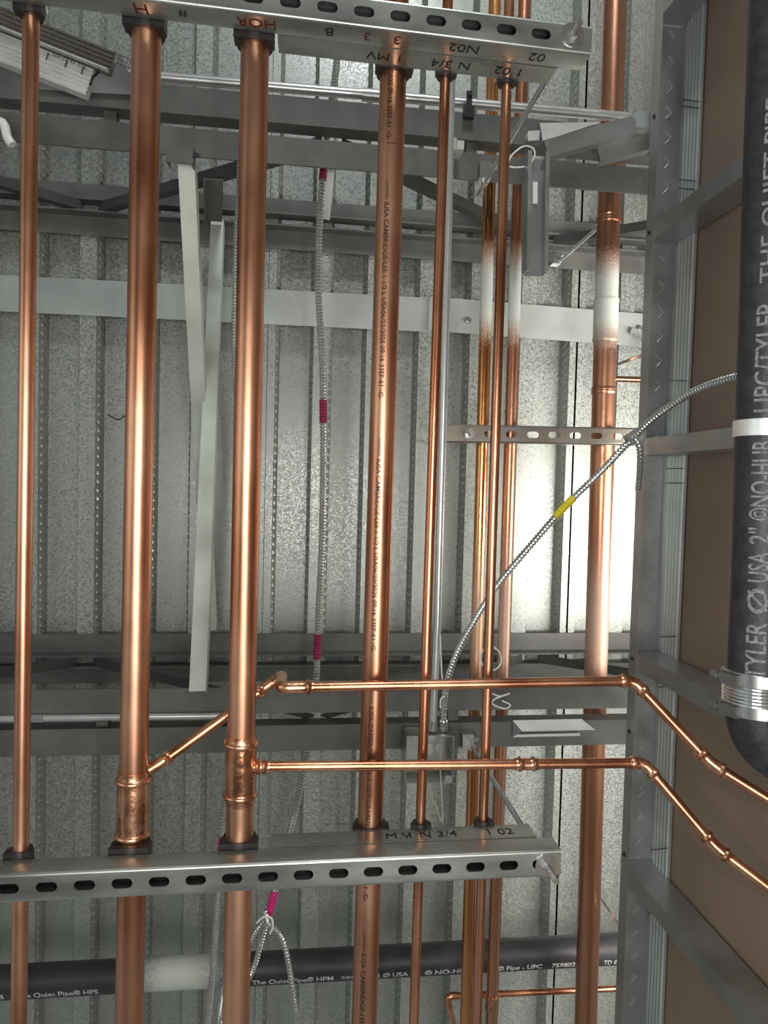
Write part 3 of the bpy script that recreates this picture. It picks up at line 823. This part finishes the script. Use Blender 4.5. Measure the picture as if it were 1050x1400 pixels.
MB().box(c+n1*0.012, a1*0.011, n1*0.012, Z*0.006).build('flange_jaw', 'dark_bolt', kc)
MB().box(c-n1*0.012, a1*0.006, n1*0.020, Z*0.003).build('arm', 'dark_bolt', kc)
MB().lathe(c-n1*0.024-Z*0.003, -Z, [(0, .004), (.004, .004)], 8).build('rivet', 'dark_bolt', kc)
E3 = tube_obj('conduit', 'thin conduit lying in the gap of the lower joist chord', [U(-40, 983, 1.4925), U(330, 978, 1.4925)], 0.0068, 'emt', 'conduit')
MB().lathe(U(41, 982, 1.4925), Vector((1, 0, 0)), [(0, .0068), (0, .0088), (.030, .0088), (.030, .0068)], 16).build('coupling', 'zinc', E3, True)

# ------------------------------------------------------------------ junction box
JB = thing('junction_box', 'square galvanised junction box open downwards with knockouts', 'box')
hr, ht = 1.435, 1.492
q0, q1, q3 = U(556, 1006, hr), U(621, 1006, hr), U(552.5, 1071, hr)
bx = (q1-q0); by = (q3-q0); by = by.normalized(); bxn = bx.normalized(); by = (by-bxn*by.dot(bxn)).normalized(); sz = 0.1016
cb_ = q0+bxn*sz/2+by*sz/2; t = 0.0016
for dvec, ovec in ((bxn, by), (-bxn, by), (by, bxn), (-by, bxn)):
    MB().box(cb_+dvec*(sz/2-t/2)+Z*(ht-hr)/2, dvec*t/2, ovec*sz/2, Z*(ht-hr)/2).build('side_wall', 'galv_strut', JB)
MB().box(cb_+Z*(ht-hr-t/2), bxn*(sz/2-t), by*(sz/2-t), Z*t/2).build('back_plate', 'galv_strut', JB)
for i, (dx, dy, rr) in enumerate([(-.028, -.028, .011), (.010, -.030, .011), (-.030, .010, .014), (.005, 0, .014), (.03, -.005, .009), (-.01, .032, .011)]):
    MB().lathe(cb_+bxn*dx+by*dy+Z*(ht-hr-t), -Z, [(0, rr), (.0012, rr), (.0012, rr-.002), (.0002, rr-.0024)], 20).build('knockout', 'galv_track', JB, True)
for sx_, sy_ in ((-1, -1), (1, 1)):
    MB().box(cb_+bxn*sx_*(sz/2-.008)+by*sy_*(sz/2-.008)+Z*0.003, bxn*.007, by*.007, Z*.0015).build('screw_ear', 'zinc', JB)
tag(MB().sweep(spline([U(603, 1010, 1.47), U(602, 1050, 1.44), U(604, 1090, 1.40), U(605, 1124, 1.37), U(598, 1108, 1.375), U(588, 1083, 1.38)], 0.01), 0.0017, 8).build('wire_tail', 'bare_wire', None, True),
    'pale bent wire tail hanging out of the junction box', 'wire')

# ------------------------------------------------------------------ armoured cables
def armour(label, pts, r=0.0080, tapes=(), pitch=0.0072, n=12, group=None, name='armoured_cable'):
    root = thing(name, label, 'cable', group)
    path = spline(pts, 0.01); ds = pitch/4; q = resample(path, ds)
    pat = [1.0, 1.0, 0.80, 0.76]
    MB().sweep(q, [r*pat[i % 4] for i in range(len(q))], n).build('armour', 'armour', root, False)
    for (y0, y1, m) in tapes:
        seg = [p for p in q if y0 <= p.y <= y1]
        seg = seg if len(seg) > 4 else q[:6]
        MB().sweep(seg, [r*(1.14 if i % 4 < 2 else 1.02) for i in range(len(seg))], n).build('tape', m, root, False)
    return root, q
def yy(py, h): return U(440, py, h).y
hc = 1.585
mc1 = [(463, 40), (460, 90), (452, 150), (443, 225), (437, 300), (435, 380), (437, 430), (441, 500), (442, 562), (442, 640), (440, 740), (436, 830), (434, 885), (432, 935), (426, 985), (418, 1035), (409, 1085), (396, 1140), (383, 1190), (374, 1225), (367, 1252)]
armour('armoured cable with dark red and pink tape hanging between lettered and plain pipes', [U(x, y, hc) for x, y in mc1],
       tapes=((yy(222, hc), yy(246, hc), 'tape_red'), (yy(546, hc), yy(578, hc), 'tape_red'), (yy(866, hc), yy(902, hc), 'tape_red'), (yy(1215, hc), yy(1250, hc), 'tape_pink')))
hc2 = 1.60
mc3 = [(330, 200), (324, 330), (322, 400), (321.5, 500), (330, 700), (320, 930), (311, 1040), (307, 1090), (303, 1150), (299, 1215), (295, 1270), (291, 1330), (286, 1380), (284, 1430)]
armour('armoured cable half hidden behind the straight-branch pipe with a pink tape', [U(x, y, hc2) for x, y in mc3],
       tapes=((yy(1140, hc2), yy(1164, hc2), 'tape_pink'),))
armour('armoured cable leaving the tied bundle and curving down in a hook', [U(362, 1246, 1.58), U(366, 1262, 1.57), U(380, 1275, 1.56), (U(391, 1300, 1.55)), U(399, 1345, 1.54), U(406, 1395, 1.53), U(409, 1440, 1.53)], 0.0066)
armour('armoured cable from the tied bundle running slantwise behind the thick pipe', [U(367, 1250, 1.60), U(358, 1285, 1.60), U(346, 1325, 1.60), U(325, 1365, 1.63), U(305, 1395, 1.66), U(296, 1430, 1.67)], 0.0066)
armour('armoured cable from the tied bundle looping short behind the thick pipe', [U(364, 1258, 1.625), U(352, 1270, 1.63), U(340, 1292, 1.64), U(325, 1318, 1.655), U(308, 1345, 1.67), U(300, 1395, 1.70), U(298, 1440, 1.70)], 0.0066)
dg = [(606, 992, 1.455), (607, 966, 1.45), (612, 930, 1.44), (626, 890, 1.43), (650, 846, 1.42), (680, 800, 1.41), (720, 752, 1.40), (770, 695, 1.385), (820, 646, 1.36), (862, 602, 1.325), (895, 570, 1.27), (945, 537, 1.18), (1000, 517, 1.08), (1050, 508, 1.0)]
r_, q_ = armour('armoured cable with yellow tape slanting from the junction box to the wall pipe', [U(*p) for p in dg],
       tapes=((U(788, 680, 1.377).y, U(760, 707, 1.387).y, 'tape_yellow'),), r=0.0072)
pc = U(606, 997, 1.46)
MB().lathe(pc, U(606.5, 980, 1.455)-pc, [(0, .0105), (.007, .0105), (.007, .009), (.022, .009), (.024, .0075)], 16).build('connector', 'zinc', r_, True)
armour('short grey armoured cable drooping along the wall track', [U(868, 600, 1.30), U(874, 612, 1.30), U(875, 640, 1.31), U(872, 670, 1.33)], 0.006)
wc = thing('cable_clip', 'grey clip fixing the slanting cable to the wall track', 'clip')
c = U(866, 598, 1.325)
MB().box(c, Vector((.012, -.008, 0)), Vector((.006, .009, 0)), Z*0.009).build('clip_body', 'galv_stud', wc)
MB().lathe(c-Z*.009, -Z, [(0, .004), (.003, .003)], 8).build('screw', 'zinc', wc)

# ------------------------------------------------------------------ cable ties
def tie(label, pts, r=0.0017, closed=False):
    return tag(MB().sweep(spline(pts, 0.006), r, 8).build('cable_tie', 'white_plastic', None, True), label, 'cable tie')
hh = 1.425
tie('white cable tie looped beside the short open channel', [U(694, 225, hh), U(700, 212, hh), U(716, 200, hh), U(729, 203, hh), U(731, 214, hh), U(722, 226, hh), U(708, 229, hh), U(696, 228, hh)])
hh = 1.46
tie('white cable tie loop above the small copper branch', [U(664, 882, hh), U(657, 898, hh), U(662, 912, hh), U(676, 916, hh), U(685, 906, hh), U(683, 892, hh), U(674, 884, hh)])
tie('white cable tie curled below the small copper branch', [U(672, 948, hh), U(684, 952, hh), U(697, 948, hh), U(676, 956, hh), U(674, 963, hh), U(690, 969, hh), U(698, 964, hh), U(686, 958, hh)])
tie('white cable tie tail standing beside the slanting cable', [U(602, 868, 1.42), U(603, 900, 1.43), U(605, 930, 1.435), U(611, 948, 1.44), U(603, 955, 1.44), U(602, 968, 1.44)])
tie('white cable tie binding the armoured cable bundle', [U(351, 1262, 1.56), U(360, 1254, 1.555), U(371, 1255, 1.555), U(373, 1268, 1.555), U(369, 1276, 1.56)], 0.0024)

# ------------------------------------------------------------------ loose framing at the upper right
def chan(name, label, pa, pb, h0, h1, w, leg, material, cat, openside=False, side=None, roll=None):
    A, B = U(*pa, h0), U(*pb, h1); d = (B-A).normalized(); u = Vector((-d.y, d.x, 0)).normalized(); v = d.cross(u)
    if v.z < 0: v = -v
    pr = Uprof(w, leg, 0.002)
    if openside: pr = [(x, leg-y) for x, y in pr]
    o = MB().prism(pr, A, B, u, v).build(name, material); tag(o, label, cat); return o
chan('metal_stud', 'grey steel stud reaching from the wall top over the short open channel', (747, 203), (868, 169), 1.43, 1.43, 0.035, 0.030, 'galv_stud', 'stud')
chan('metal_stud', 'shorter grey steel stud below its neighbour at the wall top', (819, 211), (888, 193), 1.455, 1.455, 0.032, 0.028, 'galv_stud', 'stud')
o = MB().box(U(876, 167, 1.44), a1*0.016, n1*0.017, Z*0.012).build('stud_end', 'galv_track'); tag(o, 'small pale stud end at the wall top corner', 'stud')
o = MB().add([U(738, 168, 1.45), U(822, 167, 1.45), U(742, 193, 1.45), U(738, 168, 1.453), U(822, 167, 1.453), U(742, 193, 1.453)], [(0, 1, 2), (3, 5, 4), (0, 3, 4, 1), (1, 4, 5, 2), (2, 5, 3, 0)]).build('gusset_plate', 'bright_sheet')
tag(o, 'thin triangular sheet plate tucked behind the grey stud', 'plate')
o = MB().prism(Lprof(0.02, 0.03, 0.003), U(722, 179, 1.465), U(738, 178, 1.465), Vector((0, 1, 0)), Z).build('angle_clip', 'bright_sheet'); tag(o, 'small bright angle clip on the joist beside the triangular plate', 'clip')
sc_ = thing('short_channel', 'short open steel channel hanging beside the dull rear pipe', 'channel')
A, B = U(737, 206, 1.40), U(735, 371, 1.40); d = (B-A).normalized(); u = Vector((-d.y, d.x, 0))
hw = 0.0225; t = .002; dd = 0.036
MB().prism([(-hw, dd), (hw, dd), (hw, 0), (hw-.008, 0), (hw-.008, t), (hw-t, t), (hw-t, dd-t), (-hw+t, dd-t), (-hw+t, t), (-hw+.008, t), (-hw+.008, 0), (-hw, 0)], A, B, u, Z).build('channel_body', 'galv_stud', sc_)
MB().box(U(733, 262, 1.425)+Z*0.006, u*0.005, d*0.022, Z*0.0006).build('sticker', 'white_plastic', sc_)
MB().lathe(U(741, 222, 1.43), -Z, [(0, .004), (.004, .003)], 8).build('screw', 'zinc', sc_)

# ------------------------------------------------------------------ bundle of channels, top left
gp = MB()
zt_, zb_ = 1.498, 1.494
P4_ = [(45, 100), (165, 74), (180, 110), (186, 130), (45, 122)]
gp.add([U(x, y, zt_) for x, y in P4_]+[U(x, y, zb_) for x, y in P4_], [(0, 1, 2, 3, 4), (9, 8, 7, 6, 5)]+[(i, (i+1) % 5, 5+(i+1) % 5, 5+i) for i in range(5)])
tag(gp.build('gusset_plate', 'galv_stud'), 'thin grey plate on the joist under the ribbed channel bundle', 'plate')
for (lab, pa, pb, h, w, lg, nr, m_) in [
        ('bundle channel with rows of perforations, upper of the ribbed pair', (-40, 8), (153, 85), 1.40, 0.040, 0.018, 5, 'yellow_zinc'),
        ('bright ribbed channel with small print, lower of the ribbed pair', (-40, 48), (122, 112), 1.40, 0.050, 0.022, 6, 'bright_sheet')]:
    A, B = U(*pa, h), U(*pb, h); d = (B-A).normalized(); u = Vector((-d.y, d.x, 0))
    if u.y < 0: u = -u
    root = thing('ribbed_channel', lab, 'channel')
    pr = []; hw = w/2
    for i in range(nr):
        y0 = -hw+w*i/nr; sw_ = w/nr
        pr += [(y0, 0), (y0+sw_*.55, 0), (y0+sw_*.6, .004), (y0+sw_*.95, .004)]
    pr += [(hw, 0), (hw, lg), (-hw, lg)]
    MB().prism(pr, A, B, u, Z).build('channel_body', m_, root)
    if m_ == 'yellow_zinc':
        pm = MB()
        for i in range(3):
            for k in range(46):
                pm.box(A+d*(0.01+k*0.0075)+u*(-hw+w*(i+0.28)/nr)-Z*0.0003, d*.0022, u*.0016, Z*.0003)
        pm.build('perforations', 'galv_dark', root, kind='stuff')
        MB().box(A.lerp(B, .5)+u*(hw-.001)-Z*0.004, d*((B-A).length/2), u*.0012, Z*.006).build('edge_lip', 'bright_sheet', root)
    else:
        for k in (0.50, 0.66, 0.80):
            MB().box(A.lerp(B, k+.12)-u*(hw*0.62)-Z*0.0006, d*.0014, u*.007, Z*.0006).build('slit', 'galv_dark', root)
        text_flat('102-12 42 STL', 0.011, A.lerp(B, .80)-u*(hw*0.80)-Z*0.0012, d, -u, 'print_dark', root, 'printed_text')
tag(MB().sweep(spline([U(138, 95, 1.42), U(131, 102, 1.41), U(126, 108, 1.40), U(124, 116, 1.395)], .005), 0.0022, 6).build('tie_wire', 'dark_bolt', None, True), 'dark wire end twisted at the ribbed bundle', 'wire')

# ------------------------------------------------------------------ small leftovers
tag(MB().sweep(spline([U(-8, 165, 1.43), U(4, 168, 1.43), U(8, 178, 1.43), U(10, 188, 1.43), U(17, 198, 1.43)], .006), 0.0085, 10).build('plastic_scrap', 'white_plastic', None, True), 'twisted white plastic scrap hanging near the upper joist', 'scrap')
hs = 1.485
ss = thing('sheet_scrap', 'bright folded sheet-metal scrap resting on the lower joist', 'scrap')
a_, b_, c_, d_ = U(701, 985, hs), U(795, 983, hs), U(814, 998, hs-.02), U(714, 1000, hs-.02)
up_ = Z*0.0012
MB().add([a_, b_, c_, d_, a_+up_, b_+up_, c_+up_, d_+up_], [(0, 1, 2, 3), (7, 6, 5, 4), (0, 4, 5, 1), (1, 5, 6, 2), (2, 6, 7, 3), (3, 7, 4, 0)]).build('folded_leaf', 'bright_sheet', ss)
e_, f_ = U(701, 1008, hs+.002), U(793, 1006, hs+.002)
MB().add([a_, d_, e_, a_+up_, d_+up_, e_+up_], [(0, 1, 2), (3, 5, 4), (0, 3, 4, 1), (1, 4, 5, 2), (2, 5, 3, 0)]).build('turned_end', 'galv_stud', ss)
MB().add([e_, f_, f_-Vector((0, .006, 0)), e_-Vector((0, .006, 0)), e_+up_, f_+up_, f_-Vector((0, .006, 0))+up_, e_-Vector((0, .006, 0))+up_], [(0, 1, 2, 3), (7, 6, 5, 4), (0, 4, 5, 1), (1, 5, 6, 2), (2, 6, 7, 3), (3, 7, 4, 0)]).build('bottom_lip', 'bright_sheet', ss)
tag(MB().sweep(spline([U(148, 567, 2.03), U(155, 571, 2.025), U(162, 574, 2.02), U(168, 570, 2.02), U(172, 569, 2.03)], .004), 0.0018, 6).build('wire_scrap', 'dark_bolt', None, True), 'tiny dark hooked wire on the deck beside thick pipe', 'wire')
o = strip('hanging_strap', 'short flat pale strap hanging beside the taped armoured cable', U(452, 226, 1.60), U(445, 300, 1.66), 0.020, 0.002, 'galv_track', 'strap', side=Vector((1, 0, 0)), angle=False)
o = MB().sweep(spline([U(864, 452, 2.024), U(874, 457, 2.01), U(884, 468, 1.99), U(892, 490, 1.97)], .01), 0.011, 12).build('bent_conduit', 'white_primer', None, True)
tag(o, 'pale bent conduit end at the track beside the wall', 'conduit')

# ------------------------------------------------------------------ small pieces belong to the part they sit on
HOST = {'printed_text': ('tube', 'barrel', 'channel_body'), 'printed_mark': ('tube',), 'marker_line': ('tube',), 'marker_writing': ('side_walls', 'channel_body'),
        'knockout': ('back_plate',), 'screw_ear': ('side_wall',), 'set_screw': ('jaw',), 'strap_ear': ('strap',), 'clamp_bolt': ('strap',),
        'screw': ('screw_housing', 'clip_body', 'channel_body'), 'perforations': ('channel_body',), 'slit': ('channel_body',), 'edge_lip': ('channel_body',),
        'sticker': ('channel_body',), 'rivet': ('arm',), 'connector': ('tube', 'armour'), 'bolt': ('clip_body',), 'washer': ('threaded_shaft',), 'nut': ('threaded_shaft',)}
for o in list(C.objects):
    base = o.name.split('.')[0]; par = o.parent
    if base in HOST and par is not None and par.parent is None and par.get('kind') != 'structure':
        for h_ in HOST[base]:
            sib = [c for c in par.children if c is not o and c.name.split('.')[0] == h_]
            if sib:
                if base == 'screw' and len(sib) > 1: sib = sorted(sib, key=lambda c: (sum((Vector(v) for v in c.bound_box), Vector())/8 - sum((Vector(v) for v in o.bound_box), Vector())/8).length)
                o.parent = sib[0]; break
